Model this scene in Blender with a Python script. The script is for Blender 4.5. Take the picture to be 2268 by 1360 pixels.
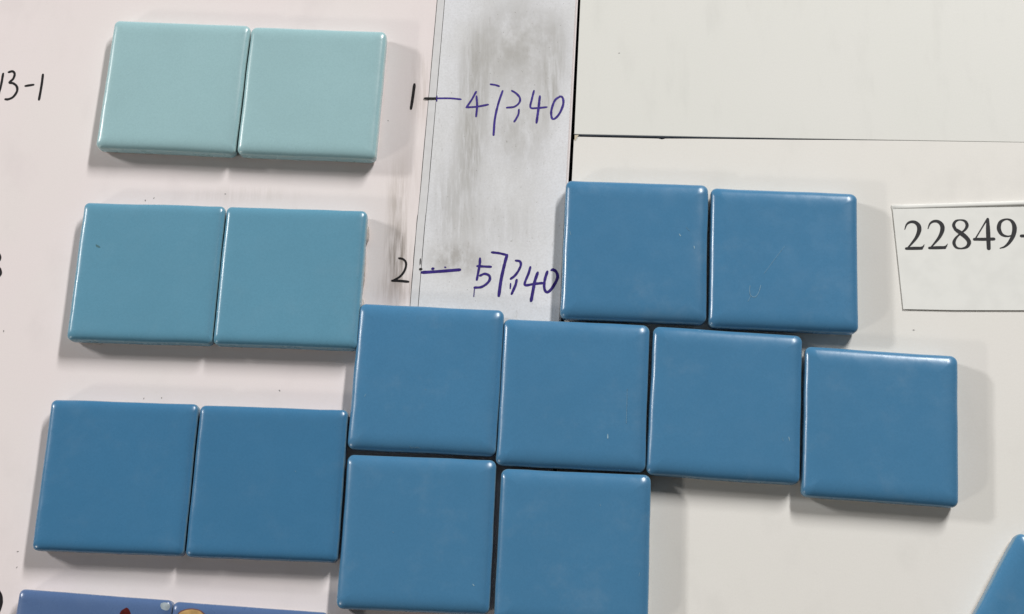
import bpy, bmesh, math, random
from mathutils import Vector, Matrix, noise
random.seed(7)
for o in list(bpy.data.objects): bpy.data.objects.remove(o)
scene = bpy.context.scene
COL = scene.collection
MM = 0.001                                   # everything below is written in millimetres

# ---------------------------------------------------------------- camera
cam_data = bpy.data.cameras.new("camera"); cam = bpy.data.objects.new("camera", cam_data); COL.objects.link(cam)
cam_data.sensor_width = 36.0; cam_data.lens = 36.0 * 3028.0 / 2268.0
cam_data.clip_start = 0.02; cam_data.clip_end = 20.0
_r = (Matrix.Rotation(math.radians(-15.4325), 3, 'X') @ Matrix.Rotation(math.radians(-1.9679), 3, 'Y')).transposed()
cam.matrix_world = Matrix.Translation(Vector((14.79, -118.93, 435.86)) * MM) @ _r.to_4x4()
scene.camera = cam

# ---------------------------------------------------------------- room light
world = bpy.data.worlds.new("World"); scene.world = world; world.use_nodes = True
bg = world.node_tree.nodes["Background"]
bg.inputs[0].default_value = (1.0, 0.93, 0.84, 1); bg.inputs[1].default_value = 0.065
def lamp(name, direction, dist, power, sx, sy, colour):
    d = bpy.data.lights.new(name, 'AREA'); d.shape = 'RECTANGLE'; d.size = sx; d.size_y = sy
    d.energy = power; d.color = colour
    o = bpy.data.objects.new(name, d); COL.objects.link(o)
    z = Vector(direction).normalized(); y = Vector((0, 1, 0)); y = (y - z * y.dot(z)).normalized(); x = y.cross(z)
    m = Matrix((x, y, z)).transposed().to_4x4(); m.translation = z * dist
    o.matrix_world = m
    return o
lamp("ceiling_lamp_right", (0.76, 1.20, 1.0), 3.0, 93.0, 0.20, 1.1, (1.0, 0.985, 0.96))
lamp("ceiling_lamp_left", (-2.15, 0.88, 1.0), 3.0, 43.0, 0.13, 0.42, (1.0, 0.985, 0.96))
lamp("ceiling_lamp_near", (-2.0, -1.2, 1.0), 3.0, 17.0, 0.13, 0.34, (1.0, 0.95, 0.87))
vs_ = scene.view_settings
vs_.view_transform = 'Standard'; vs_.look = 'None'; vs_.exposure = 0.0; vs_.gamma = 1.0; vs_.use_curve_mapping = False

# ---------------------------------------------------------------- measured layout (mm on the board, x right, y up the board)
# x, y (mm on the board), turn (deg), width, depth of every tile
TILES = [
    (-116.84, 80.21, -3.55, 48.19, 48.04),  # 1
    (-68.57, 77.18, -3.37, 47.49, 47.47),  # 2
    (-121.44, 13.16, -2.34, 48.23, 47.85),  # 3
    (-73.23, 11.08, -2.48, 47.56, 47.69),  # 4
    (-126.43, -54.89, -2.24, 48.31, 48.49),  # 5
    (-77.69, -57.08, -2.33, 48.02, 48.51),  # 6
    (-27.62, -23.68, -3.30, 47.66, 48.14),  # 7
    (19.71, -29.16, -3.17, 47.41, 48.06),  # 8
    (68.02, -32.71, -4.28, 48.10, 48.38),  # 9
    (116.71, -39.85, -4.46, 48.47, 48.47),  # 10
    (40.56, 18.84, -2.89, 47.51, 47.89),  # 11
    (89.06, 15.43, -3.21, 48.28, 47.91),  # 12
    (-29.81, -73.23, -2.56, 47.60, 48.17),  # 13
    (19.11, -78.06, -2.72, 47.40, 48.00),  # 14
    (-131.68, -116.20, -4.21, 48.70, 48.70),  # 15
    (-82.86, -120.11, -4.07, 48.70, 48.70),  # 16
    (163.90, -106.19, -32.17, 47.40, 48.00),  # 17
]
CODE_ONE = [
    (0.86, [(-179.5, 88.45), (-179.84, 83.8), (-180.55, 79.68)]),
]
CODE_THREE = [
    (0.86, [(-177.6, 88.95), (-176.23, 89.25), (-175.39, 88.27), (-175.71, 86.41), (-176.91, 84.99), (-175.53, 84.65), (-174.18, 83.46), (-173.9, 81.6), (-175.03, 79.49), (-176.67, 78.62), (-177.76, 78.64)]),
]
CODE_DASH = [
    (0.89, [(-171.11, 83.57), (-168.28, 84.0)]),
]
CODE_LAST = [
    (0.89, [(-165.27, 87.84), (-165.35, 84.38), (-165.54, 81.2), (-165.77, 78.29)]),
]
EDGE_THREE = [
    (0.79, [(-177.01, 21.89), (-174.89, 22.35), (-173.67, 20.25), (-174.73, 17.7), (-173.36, 16.41), (-173.01, 14.49), (-174.83, 12.6), (-176.4, 12.93)]),
]
EDGE_BLOB = [
    (1.55, [(-166.88, -90.8), (-164.36, -89.96), (-162.59, -91.65), (-162.06, -94.03), (-162.55, -96.4), (-163.79, -98.35)]),
]
ROW_ONE = [
    (1.03, [(-34.09, 82.04), (-34.54, 77.58), (-35.12, 72.89)]),
]
ROW_TWO = [
    (0.76, [(-38.1, 18.78), (-36.71, 18.44), (-35.76, 17.31), (-35.73, 15.7), (-36.46, 13.79), (-37.8, 12.21), (-39.92, 10.95)]),
    (0.86, [(-40.23, 10.96), (-37.47, 10.83), (-34.76, 10.52)]),
]
DASH_A = [
    (0.83, [(-30.47, 76.6), (-28.29, 76.52), (-26.11, 76.54)]),
    (0.69, [(-26.11, 76.54), (-21.52, 76.46), (-17.89, 76.04)]),
    (0.43, [(-26.18, 77.43), (-26.19, 75.44)]),
]
A4 = [
    (0.72, [(-12.6, 78.78), (-14.27, 75.57), (-15.93, 72.99)]),
    (0.72, [(-15.93, 72.99), (-12.32, 73.2), (-8.38, 73.92)]),
    (0.72, [(-12.45, 77.11), (-12.23, 73.46), (-12.54, 69.57)]),
]
A7 = [
    (0.69, [(-7.64, 81.54), (-5.85, 81.19), (-4.64, 80.75)]),
    (0.79, [(-3.43, 78.96), (-4.86, 74.39), (-6.05, 68.7), (-6.51, 62.62)]),
]
A3 = [
    (0.69, [(-0.29, 79.01), (1.16, 78.05), (2.5, 76.36), (2.36, 74.54), (0.67, 73.0), (-1.97, 72.68)]),
    (0.69, [(2.21, 71.94), (2.01, 70.13), (1.15, 68.33), (0.57, 67.46)]),
]
A4b = [
    (0.72, [(7.43, 78.89), (6.69, 75.77), (6.2, 72.66), (8.36, 72.37), (11.82, 72.68)]),
    (0.83, [(9.44, 76.77), (8.93, 72.1), (8.24, 66.94)]),
]
A0 = [
    (0.79, [(16.55, 76.66), (14.62, 75.13), (13.39, 71.51), (13.51, 68.66), (14.56, 68.39), (16.26, 70.43), (17.49, 73.79), (17.27, 76.13), (16.31, 76.66)]),
]
DASH_B = [
    (1.1, [(-30.29, 13.64), (-27.38, 13.77), (-23.09, 14.04), (-19.42, 14.32), (-17.58, 14.46)]),
    (1.12, [(-26.78, 14.88), (-26.47, 14.94)]),
    (0.62, [(-22.62, 15.41), (-22.37, 15.31)]),
]
DASH_B_DOT = [
    (0.86, [(-30.92, 14.86), (-30.4, 14.79)]),
    (0.34, [(-30.83, 18.45), (-30.89, 16.52)]),
]
B5 = [
    (0.86, [(-10.88, 18.39), (-11.01, 15.99), (-11.9, 10.9)]),
    (0.86, [(-11.78, 15.68), (-9.63, 15.5), (-7.19, 15.37)]),
    (0.86, [(-10.84, 12.32), (-9.31, 12.94), (-7.78, 12.29), (-7.62, 10.85), (-8.68, 9.43), (-10.51, 8.34), (-12.64, 8.21)]),
    (0.31, [(-12.64, 7.89), (-12.75, 6.78), (-12.86, 5.04)]),
]
B7 = [
    (0.86, [(-6.9, 20.43), (-4.44, 20.09), (-1.84, 19.42)]),
    (1.07, [(-1.84, 19.42), (-2.75, 15.9), (-3.81, 10.81), (-4.56, 5.28)]),
]
B3 = [
    (0.86, [(1.07, 17.46), (2.45, 17.13), (2.75, 15.84), (1.98, 13.94), (0.76, 12.2), (-0.61, 11.1)]),
    (0.86, [(1.37, 10.76), (1.06, 9.18), (0.3, 7.28), (-0.31, 5.87)]),
    (0.52, [(-0.64, 9.51), (-0.76, 7.77)]),
]
B4 = [
    (0.86, [(5.95, 15.17), (5.34, 12.95), (4.11, 9.78), (4.41, 8.83), (7.15, 9.27), (10.19, 9.56)]),
    (1.03, [(8.39, 13.23), (7.46, 10.38), (6.84, 7.22), (6.15, 3.44)]),
]
B0 = [
    (0.95, [(11.59, 13.52), (10.81, 10.98), (10.49, 8.45), (10.93, 6.71), (11.99, 6.54), (13.53, 8.42), (14.92, 11.26), (14.63, 13.17), (13.57, 14.13), (12.96, 13.98)]),
]
P2 = [
    [(130.46, 26.87, 0.29), (131.26, 28.63, 0.62), (132.57, 29.45, 0.9), (134.09, 29.3, 1.15), (135.13, 28.14, 1.4), (135.15, 26.37, 1.4), (134.1, 24.09, 1.07), (132.27, 21.83, 0.7), (130.52, 20.0, 0.37)],
    [(130.45, 20.18, 0.9), (132.77, 20.24, 1.11), (135.46, 20.25, 1.03)],
    [(135.13, 20.26, 0.99), (135.91, 20.69, 0.62), (136.47, 21.51, 0.16)],
]
P2b = [
    [(138.11, 27.0, 0.29), (138.92, 28.76, 0.62), (140.23, 29.59, 0.9), (141.75, 29.43, 1.15), (142.78, 28.27, 1.4), (142.8, 26.5, 1.4), (141.74, 24.22, 1.07), (139.9, 21.96, 0.7), (138.14, 20.14, 0.37)],
    [(138.07, 20.31, 0.9), (140.39, 20.37, 1.11), (143.08, 20.39, 1.03)],
    [(142.75, 20.39, 0.99), (143.53, 20.82, 0.62), (144.09, 21.65, 0.16)],
]
P8 = [
    [(147.16, 26.59, 1.07), (146.67, 28.14, 1.07), (147.45, 29.54, 0.82), (148.99, 29.97, 0.49), (150.52, 29.51, 0.9), (151.07, 28.13, 1.07), (150.36, 26.64, 0.82), (148.57, 25.16, 0.53), (146.95, 23.59, 0.82), (146.23, 21.98, 1.07), (146.84, 20.43, 0.82), (148.46, 20.02, 0.53), (150.32, 20.57, 0.99), (151.19, 22.05, 1.31), (150.51, 23.68, 1.4), (148.91, 25.24, 1.48), (147.55, 26.36, 1.23)],
]
P4 = [
    [(158.05, 30.17, 0.9), (157.79, 26.02, 1.4), (157.44, 19.97, 1.31)],
    [(157.69, 29.91, 0.58), (155.44, 26.49, 0.45), (153.19, 23.08, 0.49)],
    [(153.03, 23.17, 0.99), (156.17, 23.14, 1.07), (159.39, 23.19, 1.07)],
]
P9 = [
    [(166.06, 24.69, 0.33), (164.1, 24.06, 0.58), (162.18, 24.74, 1.07), (161.39, 26.86, 1.4), (162.18, 29.15, 1.07), (164.26, 30.05, 0.58), (165.92, 29.28, 1.07), (166.55, 27.24, 1.48), (165.97, 24.61, 1.4), (164.45, 22.08, 1.07), (162.73, 20.52, 0.66), (161.15, 19.97, 0.33)],
]
PDASH = [
    [(168.52, 24.14, 1.07), (170.71, 24.16, 1.07)],
]
GAP_LEFT = [(23.87, 127.57), (23.05, 113.41), (20.0, 62.19), (18.97, 46.08), (9.75, -106.0)]
GAP_RIGHT = [(24.75, 127.55), (23.92, 113.39), (21.1, 62.51)]
TOP_BOARD_EDGE = [(21.16, 62.67), (65.74, 61.04), (113.46, 59.46), (172.8, 57.55), (207.54, 56.41)]
LOW_BOARD_EDGE = [(20.98, 60.52), (21.77, 61.75), (23.15, 61.68), (31.63, 61.33), (49.77, 60.64), (50.99, 60.33), (52.22, 60.61), (59.28, 60.49), (65.71, 60.35), (71.53, 60.2), (94.42, 59.59), (113.44, 59.21), (132.39, 58.73), (172.79, 57.47), (207.53, 56.33)]
LOW_GAP_RIGHT = [(20.98, 60.19), (20.13, 46.06), (10.87, -106.0)]
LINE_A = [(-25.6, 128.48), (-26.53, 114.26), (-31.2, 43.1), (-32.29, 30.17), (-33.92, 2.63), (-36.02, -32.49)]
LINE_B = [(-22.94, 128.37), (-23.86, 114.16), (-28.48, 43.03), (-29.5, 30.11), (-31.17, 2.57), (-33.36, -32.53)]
LABEL = [(127.02, 34.04), (190.09, 35.1), (186.05, -1.68), (166.91, -1.3), (144.63, -1.06), (127.94, -0.54)]
LABEL_BACK = [(126.74, 35.64), (190.36, 36.92), (188.3, 18.17), (126.84, 18.85)]
CORNERS = [(-183.53, 117.19), (178.02, 110.57), (157.48, -98.05), (-161.86, -97.52)]
MARKS = [
    (8, 0.45, [(30.4, -42.52), (30.38, -43.82)]),
    (8, 0.25, [(36.87, -27.96), (36.6, -33.53), (36.33, -39.07)]),
    (11, 0.5, [(55.09, 23.95), (55.52, 23.32)]),
    (11, 0.4, [(59.83, 19.68), (59.95, 18.9)]),
    (11, 0.35, [(19.16, 25.47), (19.44, 24.21)]),
    (11, 0.2, [(57.54, 26.12), (58.54, 25.01)]),
    (12, 0.4, [(77.49, 6.07), (77.26, 4.24), (77.63, 2.71), (78.92, 2.24), (80.16, 3.75), (81.0, 6.19)]),
    (12, 0.25, [(77.63, 2.71), (76.52, 0.74)]),
    (12, 0.22, [(82.22, 10.16), (85.83, 14.9), (89.44, 19.51)]),
    (9, 0.4, [(87.38, -43.73), (87.6, -44.88)]),
    (9, 0.3, [(85.24, -44.0), (85.61, -45.01)]),
    (13, 0.6, [(-12.1, -89.09), (-11.68, -89.51)]),
    (7, 0.3, [(-47.42, -29.86), (-46.87, -28.98)]),
    (7, 0.35, [(-27.82, -27.63), (-27.53, -27.78)]),
    (7, 0.3, [(-32.41, -45.9), (-31.82, -46.49), (-31.25, -46.06)]),
    (7, 0.3, [(-30.96, -46.49), (-30.1, -46.21), (-29.23, -46.65)]),
    (14, 0.3, [(39.47, -85.66), (39.16, -86.76)]),
    (14, 0.3, [(27.6, -64.63), (27.73, -65.2)]),
    (6, 0.3, [(-68.74, -53.64), (-68.59, -53.93)]),
    (13, 0.3, [(-37.25, -72.94), (-36.96, -73.23)]),
]
T3SPECK = [(-138.98, 22.69), (-137.71, 22.04), (-137.35, 21.41), (-138.6, 21.74)]
RED_PRINT = [(-121.95, -99.0), (-121.25, -97.08), (-120.18, -96.26), (-119.49, -95.99), (-118.75, -96.54), (-118.08, -97.91), (-118.14, -99.0)]
TAN_PRINT = [(-103.61, -99.03), (-102.86, -97.66), (-101.22, -96.85), (-99.26, -96.58), (-97.27, -96.85), (-95.81, -97.67), (-95.03, -99.04)]
TAN_OUTLINE = [(-104.02, -99.3), (-103.16, -97.39), (-101.24, -96.5), (-99.14, -96.23), (-97.01, -96.58), (-95.55, -97.4), (-94.45, -99.31)]
PALE_PATCH = [(-108.99, -94.64), (-107.87, -94.37), (-106.42, -94.92), (-106.21, -96.02), (-107.0, -96.84), (-108.44, -96.42), (-109.07, -95.46)]
BITS = [(-42.89, 68.45), (-169.92, -5.52), (-158.06, -83.21), (-121.09, -28.73), (-115.13, -28.47), (-76.2, -26.34), (-122.71, 41.03), (-125.46, 40.24), (-97.93, 42.35), (-158.27, -78.09), (131.04, -7.57), (-137.1, 69.83), (-33.13, -66.83), (36.9, 92.66)]
SMEAR_C = [(-38.69, 20.69), (-39.02, 35.12), (-37.66, 8.06), (-31.37, 79.76), (-36.2, 47.29)]
# camera: 14.79 -118.93 435.86; rx ry -15.4325 -1.9679
SMUDGE = [(-11.8, 87.86), (8.64, 92.67), (-15.47, 57.62), (2.3, 57.37), (-19.13, 38.02), (-6.84, 23.44)]
# ---------------------------------------------------------------- helpers
def link(name, me, mat, parent=None):
    o = bpy.data.objects.new(name, me); COL.objects.link(o)
    if mat: me.materials.append(mat)
    if parent: o.parent = parent
    return o
def tag(o, label=None, cat=None, group=None, kind=None):
    if label: o["label"] = label
    if cat: o["category"] = cat
    if group: o["group"] = group
    if kind: o["kind"] = kind
    return o
def smooth(pts, n=7):
    """Catmull-Rom through tuples of any length"""
    if len(pts) < 3:
        a, b = pts; return [tuple(a[k] + (b[k] - a[k]) * i / 5 for k in range(len(a))) for i in range(6)]
    P = [tuple(2 * a - b for a, b in zip(pts[0], pts[1]))] + list(pts) + [tuple(2 * a - b for a, b in zip(pts[-1], pts[-2]))]
    out = []
    for i in range(1, len(P) - 2):
        for k in range(n):
            t = k / n
            out.append(tuple(0.5 * (2 * b + (c - a) * t + (2 * a - 5 * b + 4 * c - d) * t * t + (3 * b - a - 3 * c + d) * t ** 3)
                             for a, b, c, d in zip(P[i - 1], P[i], P[i + 1], P[i + 2])))
    out.append(tuple(pts[-1])); return out
def ribbon(bm, pts, z, lift=0.03, cap=True):
    """flat stroke of ink: pts are (x, y, width)"""
    n = len(pts); L = []; R = []
    for i, (x, y, w) in enumerate(pts):
        a = pts[max(i - 1, 0)]; b = pts[min(i + 1, n - 1)]
        dx, dy = b[0] - a[0], b[1] - a[1]; l = math.hypot(dx, dy) or 1e-6
        nx, ny = -dy / l * w / 2, dx / l * w / 2
        L.append((x + nx, y + ny)); R.append((x - nx, y - ny))
    def arc(c, p_from, p_to, w):
        a0 = math.atan2(p_from[1] - c[1], p_from[0] - c[0]); out = []
        for k in range(1, 6):
            a = a0 - math.pi * k / 6; out.append((c[0] + math.cos(a) * w / 2, c[1] + math.sin(a) * w / 2))
        return out
    def V(p, i=0): return bm.verts.new((p[0] * MM, p[1] * MM, (z + lift + 0.0004 * i) * MM))
    vl = [V(p, i) for i, p in enumerate(L)]; vr = [V(p, i) for i, p in enumerate(R)]
    for i in range(n - 1): bm.faces.new((vr[i], vr[i + 1], vl[i + 1], vl[i]))
    if cap:
        e = [V(p, n - 1) for p in arc(pts[-1], L[-1], R[-1], pts[-1][2])]
        bm.faces.new([vr[-1]] + e[::-1] + [vl[-1]])
        s = [V(p) for p in arc(pts[0], R[0], L[0], pts[0][2])]
        bm.faces.new([vl[0]] + s[::-1] + [vr[0]])
def ink_obj(name, strokes, z, mat, parent, wob=0.10):
    bm = bmesh.new()
    for k, (w, pts) in enumerate(strokes):
        q = smooth(pts); m = len(q)
        q = [(x, y, w * (1 + wob * noise.noise(Vector((x * .9, y * .9, 3.1 * k)))) * (0.82 if i in (0, m - 1) else 1)) for i, (x, y) in enumerate(q)]
        ribbon(bm, q, z, 0.03 + 0.012 * k)
    bmesh.ops.recalc_face_normals(bm, faces=bm.faces)
    for f in bm.faces:
        if f.normal.z < 0: f.normal_flip()
    me = bpy.data.meshes.new(name); bm.to_mesh(me); bm.free()
    return link(name, me, mat, parent)
def print_obj(name, strokes, z, mat, parent):
    bm = bmesh.new()
    for k, pts in enumerate(strokes): ribbon(bm, smooth(pts, 8), z, 0.03 + 0.012 * k, cap=(name != 'printed_digit' or True))
    for f in bm.faces:
        f.normal_update()
        if f.normal.z < 0: f.normal_flip()
    me = bpy.data.meshes.new(name); bm.to_mesh(me); bm.free()
    return link(name, me, mat, parent)
def slab(name, pts, z0, z1, mat, parent=None, bevel=0.0, side_mat=None):
    """sheet or board: an outline (mm) with a thickness"""
    bm = bmesh.new()
    top = [bm.verts.new((x * MM, y * MM, z1 * MM)) for x, y in pts]
    bot = [bm.verts.new((x * MM, y * MM, z0 * MM)) for x, y in pts]
    ft = bm.faces.new(top); bm.faces.new(bot[::-1])
    n = len(pts)
    for i in range(n): bm.faces.new((top[i], bot[i], bot[(i + 1) % n], top[(i + 1) % n])).material_index = 1 if side_mat else 0
    bmesh.ops.recalc_face_normals(bm, faces=bm.faces)
    if bevel:
        bmesh.ops.bevel(bm, geom=[e for e in ft.edges], offset=bevel * MM, segments=2, affect='EDGES', profile=0.6)
    me = bpy.data.meshes.new(name); bm.to_mesh(me); bm.free()
    o = link(name, me, mat, parent)
    if side_mat: me.materials.append(side_mat)
    return o

# ---------------------------------------------------------------- materials
class NT:
    def __init__(s, name):
        s.m = bpy.data.materials.new(name); s.m.use_nodes = True; s.t = s.m.node_tree
        s.b = s.t.nodes["Principled BSDF"]; s.tc = s.t.nodes.new("ShaderNodeTexCoord")
        mp = s.t.nodes.new("ShaderNodeMapping"); mp.inputs["Scale"].default_value = (1000, 1000, 1000)
        s.t.links.new(s.tc.outputs["Object"], mp.inputs["Vector"]); s.mm = mp.outputs["Vector"]       # millimetres
    def n(s, typ, **kw):
        nd = s.t.nodes.new(typ)
        for k, v in kw.items(): setattr(nd, k, v)
        return nd
    def put(s, a, sock):
        if hasattr(a, "is_output"): s.t.links.new(a, sock)
        else: sock.default_value = a
    def noise(s, scale, detail=3, rough=0.5, stretch=(1, 1, 1), vec=None):
        mp = s.n("ShaderNodeMapping"); mp.inputs["Scale"].default_value = stretch
        s.t.links.new(vec or s.mm, mp.inputs["Vector"])
        nz = s.n("ShaderNodeTexNoise"); nz.inputs["Scale"].default_value = scale; nz.inputs["Detail"].default_value = detail
        nz.inputs["Roughness"].default_value = rough; s.t.links.new(mp.outputs[0], nz.inputs["Vector"]); return nz.outputs["Fac"]
    def ramp(s, v, a, b, lo=0.0, hi=1.0):
        r = s.n("ShaderNodeMapRange", interpolation_type='SMOOTHSTEP'); s.t.links.new(v, r.inputs[0])
        for i, q in zip((1, 2, 3, 4), (a, b, lo, hi)): r.inputs[i].default_value = q
        return r.outputs[0]
    def math(s, op, a, b):
        m = s.n("ShaderNodeMath", operation=op); s.put(a, m.inputs[0]); s.put(b, m.inputs[1]); return m.outputs[0]
    def mix(s, fac, a, b):
        m = s.n("ShaderNodeMix", data_type='RGBA'); s.put(fac, m.inputs[0])
        s.put((*a, 1) if isinstance(a, tuple) else a, m.inputs[6]); s.put((*b, 1) if isinstance(b, tuple) else b, m.inputs[7]); return m.outputs[2]
    def spot(s, c, rx, ry, turn=0.0):
        """soft elliptical stain centred at c (mm)"""
        mp = s.n("ShaderNodeMapping", vector_type='TEXTURE')
        mp.inputs["Location"].default_value = (c[0], c[1], 0); mp.inputs["Rotation"].default_value = (0, 0, math.radians(turn))
        mp.inputs["Scale"].default_value = (rx, ry, 1e4); s.t.links.new(s.mm, mp.inputs["Vector"])
        l = s.n("ShaderNodeVectorMath", operation='LENGTH'); s.t.links.new(mp.outputs[0], l.inputs[0])
        return s.ramp(l.outputs["Value"], 0.15, 1.0, 1.0, 0.0)
    def bump(s, h, strength, dist):
        b = s.n("ShaderNodeBump"); b.inputs["Strength"].default_value = strength; b.inputs["Distance"].default_value = dist * MM
        s.t.links.new(h, b.inputs["Height"]); s.t.links.new(b.outputs[0], s.b.inputs["Normal"])
    def done(s, col, rough, spec=0.5):
        s.put((*col, 1) if isinstance(col, tuple) else col, s.b.inputs["Base Color"]); s.put(rough, s.b.inputs["Roughness"])
        s.b.inputs["Specular IOR Level"].default_value = spec; return s.m

def sc3(c, k): return tuple(min(1, v * k) for v in c)
def board_material(name, base, warm, smears=(), stretch=(1, 1, 1)):
    t = NT(name)
    blot = t.ramp(t.noise(0.02, 4, 0.55), 0.35, 0.68)
    col = t.mix(blot, base, warm)
    grime = t.math('MULTIPLY', t.ramp(t.noise(0.06, 5, 0.6, stretch), 0.50, 0.78), 0.30)
    col = t.mix(grime, col, sc3(base, 0.80))
    grain = t.noise(2.2, 3, 0.7)
    col = t.mix(t.math('MULTIPLY', t.ramp(grain, 0.35, 0.70), 0.22), col, sc3(base, 0.88))
    for c, rx, ry, k, dark in smears:
        streak = t.ramp(t.noise(0.9, 4, 0.6, (1, 0.07, 1)), 0.32, 0.66)
        m = t.math('MULTIPLY', t.math('MULTIPLY', t.spot(c, rx, ry), streak), k)
        col = t.mix(m, col, dark)
    t.bump(t.noise(1.1, 4, 0.65), 0.16, 0.12)
    return t.done(col, 0.55, 0.35)
M_LEFT = board_material("pinkish_board", (0.82, 0.748, 0.752), (0.81, 0.755, 0.748), [
    (SMEAR_C[0], 6, 16, 1.0, (0.33, 0.29, 0.265)), (SMEAR_C[1], 5, 24, 0.65, (0.45, 0.40, 0.36)),
    (SMEAR_C[2], 11, 9, 0.62, (0.42, 0.36, 0.33)), (SMEAR_C[3], 7, 20, 0.45, (0.52, 0.46, 0.42)), (SMEAR_C[4], 12, 16, 0.22, (0.55, 0.48, 0.45)),
    ((-92, 42), 30, 4.5, 0.22, (0.52, 0.47, 0.43))], (1, 0.5, 1))
M_RIGHT = board_material("cream_board", (0.75, 0.752, 0.718), (0.76, 0.758, 0.728), [], (2.0, 0.5, 1))
M_RIGHT_LOW = board_material("grey_cream_board", (0.785, 0.77, 0.735), (0.795, 0.775, 0.745), [], (1, 0.6, 1))
def simple(name, col, rough=0.6, spec=0.4, var=0.12, scale=0.8):
    t = NT(name); c = t.mix(t.math('MULTIPLY', t.ramp(t.noise(scale, 4), 0.35, 0.7), 1.0), col, sc3(col, 1 - var)); return t.done(c, rough, spec)
M_CORE = simple("board_core", (0.30, 0.33, 0.38))
M_DARK = simple("dark_backing", (0.010, 0.011, 0.014), 0.9, 0.1)  # near-black, so the shade in the board gaps is in its colour
M_PAPER = simple("label_paper", (0.785, 0.79, 0.765), 0.6, 0.3, 0.05, 0.15)
M_BLACK = simple("black_marker", (0.012, 0.011, 0.013), 0.45, 0.4, 0.2)
M_PRINT = simple("printer_ink", (0.022, 0.022, 0.026), 0.6, 0.3, 0.3, 2.0)
def ink(name, a, b):
    t = NT(name); c = t.mix(t.ramp(t.noise(0.7, 4, 0.65), 0.40, 0.66), a, b); return t.done(c, 0.4, 0.45)
M_PURPLE = ink("purple_ink", (0.040, 0.022, 0.20), (0.060, 0.038, 0.28))
M_PURPLE_DARK = ink("dark_purple_ink", (0.030, 0.016, 0.16), (0.045, 0.026, 0.22))
M_HAIR = simple("painted_edge_shade", (0.055, 0.05, 0.05), 0.8, 0.2, 0.4, 1.0)  # dark colour standing in for shade along the thin sheet edges
M_SOFT = simple("pale_dirt_line", (0.30, 0.29, 0.28), 0.8, 0.2, 0.4, 1.0)
def strip_material():
    t = NT("smudged_film")
    col = t.mix(t.ramp(t.noise(0.04, 4), 0.35, 0.65), (0.785, 0.80, 0.845), (0.75, 0.76, 0.785))
    def dirt(c, rx, ry, k, scale, lo, hi, stretch, dark, turn=-4):
        st = t.ramp(t.noise(scale, 7, 0.70, stretch), lo, hi)
        return t.mix(t.math('MULTIPLY', t.math('MULTIPLY', t.spot(c, rx, ry, turn), st), k), col, dark)
    S = SMUDGE; tall = (1.6, 0.16, 1); grey = (0.36, 0.35, 0.325)
    col = dirt((S[3][0] - 6, S[3][1] + 6), 34, 100, 0.34, 0.05, 0.30, 0.62, (1.4, 0.5, 1), (0.47, 0.46, 0.44))
    col = dirt((S[1][0] - 6, S[1][1] + 3), 26, 28, 0.72, 0.06, 0.25, 0.62, (1, 0.7, 1), grey)
    col = dirt((S[0][0] - 1, S[0][1] - 6), 9, 34, 0.75, 0.30, 0.30, 0.62, tall, grey)
    col = dirt((S[1][0] + 5, S[1][1] - 8), 7, 28, 0.75, 0.26, 0.30, 0.62, tall, grey)
    col = dirt((S[2][0] + 1, S[2][1]), 8, 26, 0.75, 0.34, 0.28, 0.60, tall, grey)
    col = dirt((S[3][0], S[3][1] + 6), 15, 18, 0.52, 0.12, 0.30, 0.64, (1.3, 0.5, 1), grey)
    col = dirt(S[4], 13, 24, 0.5, 0.40, 0.30, 0.62, tall, grey)
    col = dirt((S[5][0] - 12, S[5][1] - 5), 14, 9, 0.7, 0.22, 0.30, 0.60, (1, 0.5, 1), (0.33, 0.31, 0.285))
    col = dirt((S[5][0] + 2, S[5][1] + 6), 20, 12, 0.24, 0.30, 0.30, 0.62, tall, grey)
    fine = t.math('MULTIPLY', t.ramp(t.noise(0.9, 4, 0.65, (1.2, 0.22, 1)), 0.62, 0.76), 0.40)
    col = t.mix(fine, col, (0.30, 0.28, 0.25))
    col = t.mix(t.math('MULTIPLY', t.ramp(t.noise(1.4, 4, 0.75), 0.35, 0.65), 0.28), col, (0.53, 0.53, 0.54))
    grit = t.math('MULTIPLY', t.ramp(t.noise(1.3, 2, 0.5), 0.70, 0.78), 0.55)
    col = t.mix(grit, col, (0.22, 0.21, 0.19))
    t.bump(t.noise(0.35, 3, 0.5), 0.12, 0.15)
    return t.done(col, 0.38, 0.45)
M_STRIP = strip_material()
M_TAPE = simple("clear_tape", (0.70, 0.70, 0.715), 0.35, 0.45, 0.06, 0.3)

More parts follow.
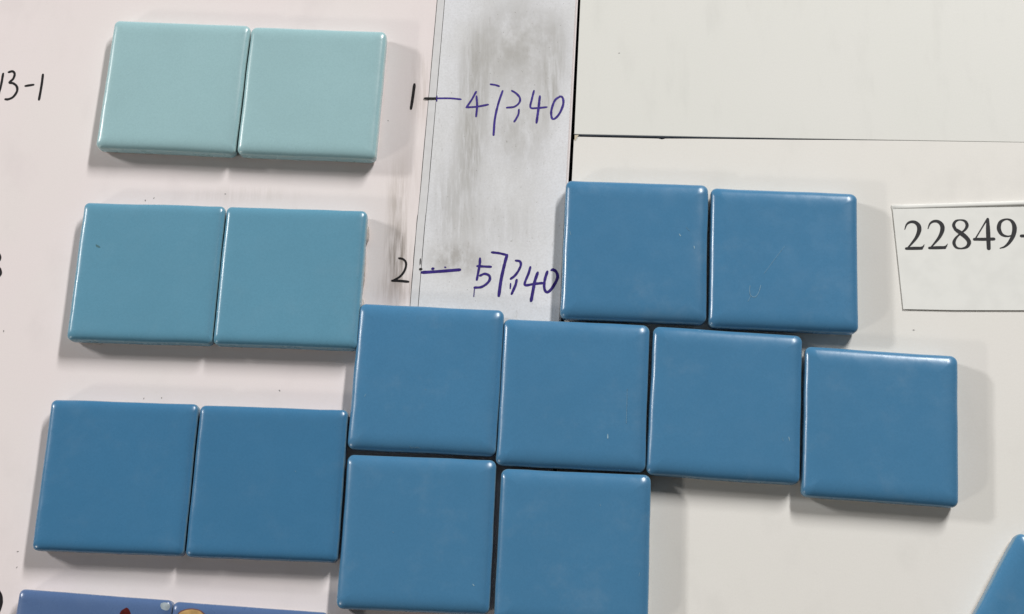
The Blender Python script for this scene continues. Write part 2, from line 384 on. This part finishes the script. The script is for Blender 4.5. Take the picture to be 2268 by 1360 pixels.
def glaze(name, col, pale, var, dust_k=0.04):
    t = NT(name)
    oi = t.n("ShaderNodeObjectInfo")
    sh = t.n("ShaderNodeVectorMath", operation='MULTIPLY_ADD'); t.t.links.new(oi.outputs["Location"], sh.inputs[0])      # no two tiles share a pattern
    sh.inputs[1].default_value = (2731.0, 3917.0, 0.0); t.t.links.new(t.mm, sh.inputs[2]); t.mm = sh.outputs[0]
    base = t.mix(oi.outputs["Random"], sc3(col, 1 - var), sc3(col, 1 + var))
    base = t.mix(t.ramp(t.noise(0.045, 3), 0.3, 0.7, 0.0, 0.5), base, sc3(col, 0.93))
    sp = t.noise(1.6, 3, 0.75)
    base = t.mix(t.ramp(sp, 0.36, 0.68, 0.0, 0.30), base, sc3(col, 0.80))
    at = t.n("ShaderNodeAttribute", attribute_name="thin_glaze")
    rim = t.math('MULTIPLY', at.outputs["Fac"], t.ramp(t.noise(0.5, 3), 0.25, 0.75, 0.35, 1.0))
    base = t.mix(rim, base, pale)
    dust = t.math('MULTIPLY', t.ramp(t.noise(0.07, 6, 0.66), 0.50, 0.80), dust_k)
    base = t.mix(dust, base, (0.45, 0.52, 0.56))
    rough = t.ramp(t.noise(0.12, 4, 0.6), 0.3, 0.75, 0.23, 0.34)
    t.bump(t.math('ADD', t.math('MULTIPLY', t.noise(0.22, 2), 1.0), t.math('MULTIPLY', t.noise(1.2, 2), 0.10)), 0.35, 0.10)
    return t.done(base, rough, 0.5)
M_AQUA = glaze("pale_aqua_glaze", (0.348, 0.548, 0.588), (0.45, 0.57, 0.54), 0.012)
M_TEAL = glaze("turquoise_glaze", (0.127, 0.322, 0.455), (0.27, 0.40, 0.40), 0.012)
M_DEEP = glaze("deep_blue_glaze", (0.055, 0.194, 0.362), (0.20, 0.30, 0.33), 0.012)
M_BLUE = glaze("mid_blue_glaze", (0.067, 0.215, 0.390), (0.22, 0.33, 0.37), 0.03, 0.075)
M_VIOLET = glaze("violet_blue_glaze", (0.092, 0.160, 0.325), (0.24, 0.30, 0.38), 0.02)
M_BODY = simple("unglazed_ceramic", (0.50, 0.46, 0.42), 0.85, 0.2, 0.25, 0.6)
M_SCUFF = simple("pale_scuff", (0.30, 0.48, 0.60), 0.5, 0.4, 0.2, 2.0)
M_SCUFF_FAINT = simple("faint_scuff", (0.15, 0.31, 0.46), 0.5, 0.4, 0.2, 2.0)
M_GLUE = simple("glue", (0.50, 0.46, 0.43), 0.5, 0.4, 0.3, 0.5)
M_RED = simple("dark_red_print", (0.105, 0.012, 0.010), 0.3, 0.5, 0.5, 0.6)
M_TAN = simple("tan_print", (0.56, 0.36, 0.15), 0.3, 0.5, 0.3, 0.4)
M_BROWN = simple("brown_print", (0.20, 0.10, 0.09), 0.3, 0.5, 0.3, 0.6)
M_PATCH = simple("pale_patch", (0.36, 0.43, 0.48), 0.5, 0.4, 0.35, 0.5)

# ---------------------------------------------------------------- the surface: dark backing, three boards
backing = slab("backing_surface", [(-420, -300), (420, -300), (420, 320), (-420, 320)], -9.0, -5.2, M_DARK)
tag(backing, kind="structure")
left_board = slab("sample_board", [(-300, GAP_LEFT[0][1] + 120)] + [(GAP_LEFT[0][0] + 6, GAP_LEFT[0][1] + 120)] + GAP_LEFT + [(GAP_LEFT[-1][0] - 4, -220), (-300, -220)],
                  -5.0, 0.0, M_LEFT, bevel=0.12, side_mat=M_CORE)
tag(left_board, "pinkish white board under the paired tiles, with black handwriting", "board")
top_board = slab("display_board", TOP_BOARD_EDGE + [(300, TOP_BOARD_EDGE[-1][1]), (300, 300), (GAP_RIGHT[0][0] + 8, 300)] + GAP_RIGHT[:2], -5.0, 0.0, M_RIGHT, bevel=0.15, side_mat=M_CORE)
tag(top_board, "bare cream white board filling the top right corner", "board", "cream boards on the right")
low_board = slab("display_board", LOW_BOARD_EDGE + [(300, LOW_BOARD_EDGE[-1][1]), (300, -220), (LOW_GAP_RIGHT[-1][0] - 4, -220)] + LOW_GAP_RIGHT[:0:-1], -5.0, -0.05, M_RIGHT_LOW, bevel=0.10, side_mat=M_CORE)
tag(low_board, "cream board on the right under the staggered blue tiles and printed label", "board", "cream boards on the right")

flake = slab("chipped_corner", [(LOW_BOARD_EDGE[1][0] + dx, LOW_BOARD_EDGE[1][1] + dy) for dx, dy in ((-0.5, 0.5), (0.9, 0.55), (0.3, -0.3), (-0.3, -1.6), (-0.55, -1.0))], -0.04, 0.12, simple("bare_core", (0.62, 0.55, 0.42), 0.8, 0.2), low_board)
# strip of film along the right margin of the left board
def shifted(line, d): return [(x + d, y) for x, y in line]
right_edge = [(GAP_LEFT[0][0] - 0.9, GAP_LEFT[0][1] + 20)] + [(x - 0.9, y) for x, y in GAP_LEFT[1:4]] + [(GAP_LEFT[3][0] - 5.2, LINE_A[-1][1])]
tape = slab("clear_tape", [(LINE_A[0][0], LINE_A[0][1] + 20)] + LINE_A + [(LINE_B[-1][0] + 3, LINE_B[-1][1])] + shifted(LINE_B, 3)[::-1] + [(LINE_B[0][0] + 3, LINE_A[0][1] + 20)], 0.006, 0.10, M_TAPE)
tag(tape, "narrow pale clear tape along the left edge of the smudged strip", "tape")
film = slab("plastic_strip", [(LINE_B[0][0], LINE_B[0][1] + 20)] + LINE_B + right_edge[::-1], 0.11, 0.25, M_STRIP, bevel=0.03)
tag(film, "grey smudged plastic strip with purple handwritten numbers, left of the dark gap", "strip")
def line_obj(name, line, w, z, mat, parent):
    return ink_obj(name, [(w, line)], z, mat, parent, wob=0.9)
line_obj("edge_line", shifted(LINE_A, -0.10), 0.26, 0.0, M_HAIR, left_board)  # painted shade line where the tape and strip edges step up
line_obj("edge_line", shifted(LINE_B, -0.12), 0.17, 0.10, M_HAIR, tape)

# ---------------------------------------------------------------- handwriting
for s in (CODE_ONE, CODE_THREE, CODE_LAST, EDGE_THREE, ROW_ONE, ROW_TWO): ink_obj("handwritten_digit", s, 0.0, M_BLACK, left_board)
ink_obj("handwritten_dash", CODE_DASH, 0.0, M_BLACK, left_board)
ink_obj("handwritten_mark", EDGE_BLOB, 0.0, M_BLACK, left_board)
ink_obj("handwritten_dash", DASH_A[:1], 0.25, M_BLACK, film)
ink_obj("handwritten_dash", DASH_A[1:], 0.25, M_PURPLE, film)
ink_obj("handwritten_dash", DASH_B, 0.25, M_PURPLE_DARK, film)
ink_obj("ink_dot", DASH_B_DOT, 0.25, M_BLACK, film)
for s in (A4, A7, A3, A4b, A0): ink_obj("handwritten_digit", s, 0.25, M_PURPLE, film, 0.2)
for s in (B5, B7, B3, B4, B0): ink_obj("handwritten_digit", s, 0.25, M_PURPLE_DARK, film, 0.2)

# ---------------------------------------------------------------- printed paper label
def paper(name, pts, z, mat, parent=None, lift=0.0):
    return slab(name, pts, z, z + 0.10, mat, parent)
root = slab("paper_label", LABEL, 0.28, 0.40, M_PAPER)
tag(root, "white paper label printed with black serif number at the right edge", "label")
def lip(name, a, b_, c, d, hl, hr, parent):
    """folded upper edge of the label, rising towards the right; a, b_ upper line, d, c lower line"""
    bm = bmesh.new(); n = 12; rows = []
    for i in range(n + 1):
        t = i / n; up = [a[k] + (b_[k] - a[k]) * t for k in (0, 1)]; lo = [d[k] + (c[k] - d[k]) * t for k in (0, 1)]
        h = hl + (hr - hl) * min(1, t * 1.5); row = []
        for s, q in ((0, 0.0), (0.08, 0.75), (0.3, 1.0), (0.65, 1.0), (0.94, 0.9), (1.0, 0.55), (1.0, 0.0)):
            row.append(bm.verts.new(((up[0] + (lo[0] - up[0]) * s) * MM, (up[1] + (lo[1] - up[1]) * s) * MM, (-0.04 + h * q) * MM)))
        rows.append(row)
    for r, s in zip(rows, rows[1:]):
        for i in range(6): bm.faces.new((r[i], r[i + 1], s[i + 1], s[i])).smooth = True
    bm.faces.new(rows[0]); bm.faces.new(rows[-1][::-1])
    bmesh.ops.recalc_face_normals(bm, faces=bm.faces)
    me = bpy.data.meshes.new(name); bm.to_mesh(me); bm.free(); return link(name, me, M_PAPER, parent)
lip("folded_edge", LABEL_BACK[0], LABEL_BACK[1], LABEL[1], LABEL[0], 0.46, 0.95, root)
for s in (P2, P2b, P8, P4, P9): print_obj("printed_digit", s, 0.40, M_PRINT, root)
print_obj("printed_dash", PDASH, 0.40, M_PRINT, root)

# ---------------------------------------------------------------- tiles
HT = 6.7
def outline(hx, hy, r):
    r = max(r, 0.05); pts = []
    corners = [(hx - r, hy - r, 0), (-hx + r, hy - r, 90), (-hx + r, -hy + r, 180), (hx - r, -hy + r, 270)]
    for k, (cx, cy, a0) in enumerate(corners):
        for i in range(9):
            a = math.radians(a0 + 90 * i / 8); pts.append((cx + r * math.cos(a), cy + r * math.sin(a)))
        nx, ny, b0 = corners[(k + 1) % 4]
        e = pts[-1]; s = (nx + r * math.cos(math.radians(b0)), ny + r * math.sin(math.radians(b0)))
        for i in range(1, 14): pts.append((e[0] + (s[0] - e[0]) * i / 14, e[1] + (s[1] - e[1]) * i / 14))
    return pts
def loft(profile, w, d, seed, wob, rc, close_bottom=True):
    """stack of rounded-square rings: profile is [(inset, z, thin)]"""
    bm = bmesh.new(); lay = bm.verts.layers.float.new("thin_glaze"); rings = []
    for ins, z, thin in profile:
        ring = []
        for x, y in outline(w / 2 - ins, d / 2 - ins, rc - ins * 0.72 + (0.9 if ins > 1.2 else 0.75 * ins)):
            k = wob * max(0.0, 1 - ins / 8)
            nv = noise.noise_vector(Vector((x * 0.09 + seed * 7.7, y * 0.09, z * 0.05)))
            n2 = noise.noise_vector(Vector((x * 0.35 + seed * 3.3, y * 0.35, 5.0)))
            v = bm.verts.new(((x + nv.x * k + n2.x * k * 0.25) * MM, (y + nv.y * k + n2.y * k * 0.25) * MM, (z + (nv.z * 0.10 + n2.z * 0.02) * k) * MM)); v[lay] = thin
            ring.append(v)
        rings.append(ring)
    for a, b in zip(rings, rings[1:]):
        n = len(a)
        for i in range(n): bm.faces.new((a[i], a[(i + 1) % n], b[(i + 1) % n], b[i]))
    bm.faces.new(rings[-1])
    if close_bottom: bm.faces.new(rings[0][::-1])
    for f in bm.faces: f.smooth = True
    return bm
def tile(k, x, y, turn, w, d, mat, z, label, group):
    # the glued pairs have crisper edges than the loose, pillowed tiles
    Z0, rc, PIL, ex = (4.6, 1.75, 6.0, 4.6) if (2 <= k < 6 or k in (14, 15)) else (4.7, 1.9, 6.5, 3.8) if k < 2 else (4.25, 2.2, 7.0, random.uniform(2.9, 3.6))
    prof = [(0.30, 1.1, 1.0), (0.12, 1.5, 0.7), (0.04, 2.6, 0.25), (0.0, Z0 - 0.6, 0.3), (0.0, Z0, 0.75)]
    for q in (0.03, 0.10, 0.22, 0.4, 0.65, 1.0, 1.4, 1.9, 2.5, 3.2, 4.0, 4.8, 5.5, 6.0, 6.5, 7.0):
        if q > PIL: continue
        t = q / PIL; prof.append((q, Z0 + (HT - Z0) * math.sqrt(1 - (1 - t) ** ex), max(0.0, 0.85 - q * 2.6) if q < 0.4 else 0.0))
    prof += [(9.0, HT + 0.01, 0), (14.0, HT + 0.02, 0)]
    bm = loft(prof, w, d, k, 0.16, rc)
    me = bpy.data.meshes.new("ceramic_tile"); bm.to_mesh(me); bm.free()
    o = link("ceramic_tile", me, mat)
    o.location = (x * MM, y * MM, z * MM)
    o.rotation_euler = (math.radians(random.uniform(-.12, .12)), math.radians(random.uniform(-.12, .12)), math.radians(turn))
    tag(o, label, "tile", group)
    bm = loft([(1.0, 0.0, 0), (0.6, 0.3, 0), (0.42, 1.0, 0)], w, d, k + 40, 0.25, rc)
    me = bpy.data.meshes.new("clay_base"); bm.to_mesh(me); bm.free()
    link("clay_base", me, M_BODY, o)
    return o
G_LEFT, G_MID, G_LOW = "tiles glued in pairs on the left board", "loose blue tiles in the staggered cluster", "printed violet blue tiles at the bottom edge"
SPEC = [
    (M_AQUA, 0, "pale aqua glazed tile, left one of the topmost pair", G_LEFT),
    (M_AQUA, 0, "pale aqua glazed tile, right one of the topmost pair", G_LEFT),
    (M_TEAL, 0, "turquoise tile with a tiny dark speck, left one of the second pair", G_LEFT),
    (M_TEAL, 0, "turquoise tile, right one of the second pair, left of the handwritten 2", G_LEFT),
    (M_DEEP, 0, "deep blue tile, left one of the third pair, nearest the left edge", G_LEFT),
    (M_DEEP, 0, "deep blue tile, right one of the third pair, touching the blue cluster", G_LEFT),
    (M_BLUE, 1, "blue tile below the handwritten 2, leftmost of the cluster's four-tile middle row", G_MID),
    (M_BLUE, 1, "blue tile second from left in the cluster's middle row, with a white nick", G_MID),
    (M_BLUE, 0, "blue tile third from left in the cluster's middle row", G_MID),
    (M_BLUE, 0, "blue tile at the right end of the cluster's middle row", G_MID),
    (M_BLUE, 1, "blue tile at the lower end of the dark gap, left of the cluster's upper two", G_MID),
    (M_BLUE, 0, "blue tile with a curled white scratch, right of the cluster's upper two", G_MID),
    (M_BLUE, 0, "blue tile in the cluster's bottom row, left one, beside the deep blue pair", G_MID),
    (M_BLUE, 0, "blue tile in the cluster's bottom row, right one, cut by the picture's lower edge", G_MID),
    (M_VIOLET, 0, "violet blue tile with a dark red print, at the bottom left corner", G_LOW),
    (M_VIOLET, 0, "violet blue tile with a tan round print, second along the bottom edge", G_LOW),
    (M_BLUE, 0, "turned blue tile lying alone at the bottom right corner", "single tiles"),
]
tiles = []
for k, ((x, y, a, w, d), (mat, over, label, grp)) in enumerate(zip(TILES, SPEC)):
    tiles.append(tile(k, x, y, a, w, d, mat, 0.27 if over else 0.01, label, grp))
del tiles[16]["group"]
bpy.context.view_layer.update()

def settle(mark, o, lift):
    """press a thin mark onto the curved glaze"""
    for v in mark.data.vertices:
        hit, p, nrm, idx = o.ray_cast(Vector((v.co.x, v.co.y, 0.02)), Vector((0, 0, -1)))
        if hit: v.co.z = p.z + (v.co.z - (HT + lift) * MM) + lift * MM
    return mark
def on_tile(o, name, pts_w, mat, w=None, lift=0.03):
    """thin mark on a tile's face; points given on the board in mm"""
    inv = o.matrix_world.inverted(); loc = [inv @ Vector((x * MM, y * MM, (HT + 0.0) * MM)) for x, y in pts_w]
    loc = [(v.x / MM, v.y / MM) for v in loc]
    if w: return settle(ink_obj(name, [(w, loc)], HT + lift, mat, o, 0.6), o, lift)
    n = 5; q = smooth(loc + [loc[0]], n)[:-1]
    cx = sum(v[0] for v in q) / len(q); cy = sum(v[1] for v in q) / len(q)
    bm = bmesh.new(); V = lambda x, y: bm.verts.new((x * MM, y * MM, (HT + lift) * MM))
    rings = [[V(cx + (x - cx) * s, cy + (y - cy) * s) for x, y in q] for s in (1.0, 0.85, 0.65, 0.4, 0.18)]; m = len(q)
    for a, c in zip(rings, rings[1:]):
        for i in range(m): bm.faces.new((a[i], a[(i + 1) % m], c[(i + 1) % m], c[i]))
    bm.faces.new(rings[-1])
    for f in bm.faces:
        f.normal_update(); f.smooth = True
        if f.normal.z < 0: f.normal_flip()
    me = bpy.data.meshes.new(name); bm.to_mesh(me); bm.free(); return settle(link(name, me, mat, o), o, lift)
for k, w, pts in MARKS: on_tile(tiles[k - 1], "scuff_mark", pts, M_SCUFF if (w >= 0.4 and k != 12) else M_SCUFF_FAINT, w * 0.62)
on_tile(tiles[2], "dark_speck", T3SPECK, simple("dark_speck", (0.07, 0.17, 0.20)))
on_tile(tiles[14], "red_print", RED_PRINT, M_RED)
on_tile(tiles[14], "pale_patch", PALE_PATCH, M_PATCH, lift=0.015)  # small pale rounded patch near the tile's upper edge
on_tile(tiles[15], "print_outline", TAN_OUTLINE, M_BROWN)
on_tile(tiles[15], "tan_print", TAN_PRINT, M_TAN, lift=0.05)

# glue squeezed out along the right side of the second turquoise tile
def blob(name, o, cx, cy, cz, rx, ry, rz, seed):
    bm = bmesh.new(); bmesh.ops.create_icosphere(bm, subdivisions=3, radius=1.0)
    for v in bm.verts:
        n = 1 + 0.22 * noise.noise(v.co * 1.7 + Vector((seed, 0, 0)))
        v.co = Vector(((cx + v.co.x * rx * n) * MM, (cy + v.co.y * ry * n) * MM, (cz + v.co.z * rz * n) * MM))
    for f in bm.faces: f.smooth = True
    me = bpy.data.meshes.new(name); bm.to_mesh(me); bm.free(); return link(name, me, M_GLUE, o)
blob("glue_blob", tiles[3], 23.5, 16.5, 1.4, 0.9, 3.2, 1.4, 1)
blob("glue_blob", tiles[3], 23.2, 4.0, 1.0, 0.7, 9.0, 1.0, 2)
blob("glue_blob", tiles[3], 23.5, -8.5, 1.2, 1.0, 3.0, 1.2, 3)
blob("glue_blob", tiles[4], -14.0, -23.2, 0.7, 4.5, 1.0, 0.8, 4)
blob("glue_blob", tiles[2], -16.0, -23.2, 0.8, 3.0, 1.0, 0.8, 5)

# tiny dirt specks on the boards
for i, (x, y) in enumerate(BITS):
    board = low_board if (x > 20 and y < 60) else top_board if x > 20 else left_board
    a = random.uniform(0, 3.1); l = random.uniform(0.15, 0.5)
    ink_obj("dirt_speck", [(random.uniform(0.22, 0.4), [(x, y), (x + l * math.cos(a), y + l * math.sin(a))])], 0.0, M_SOFT, board)
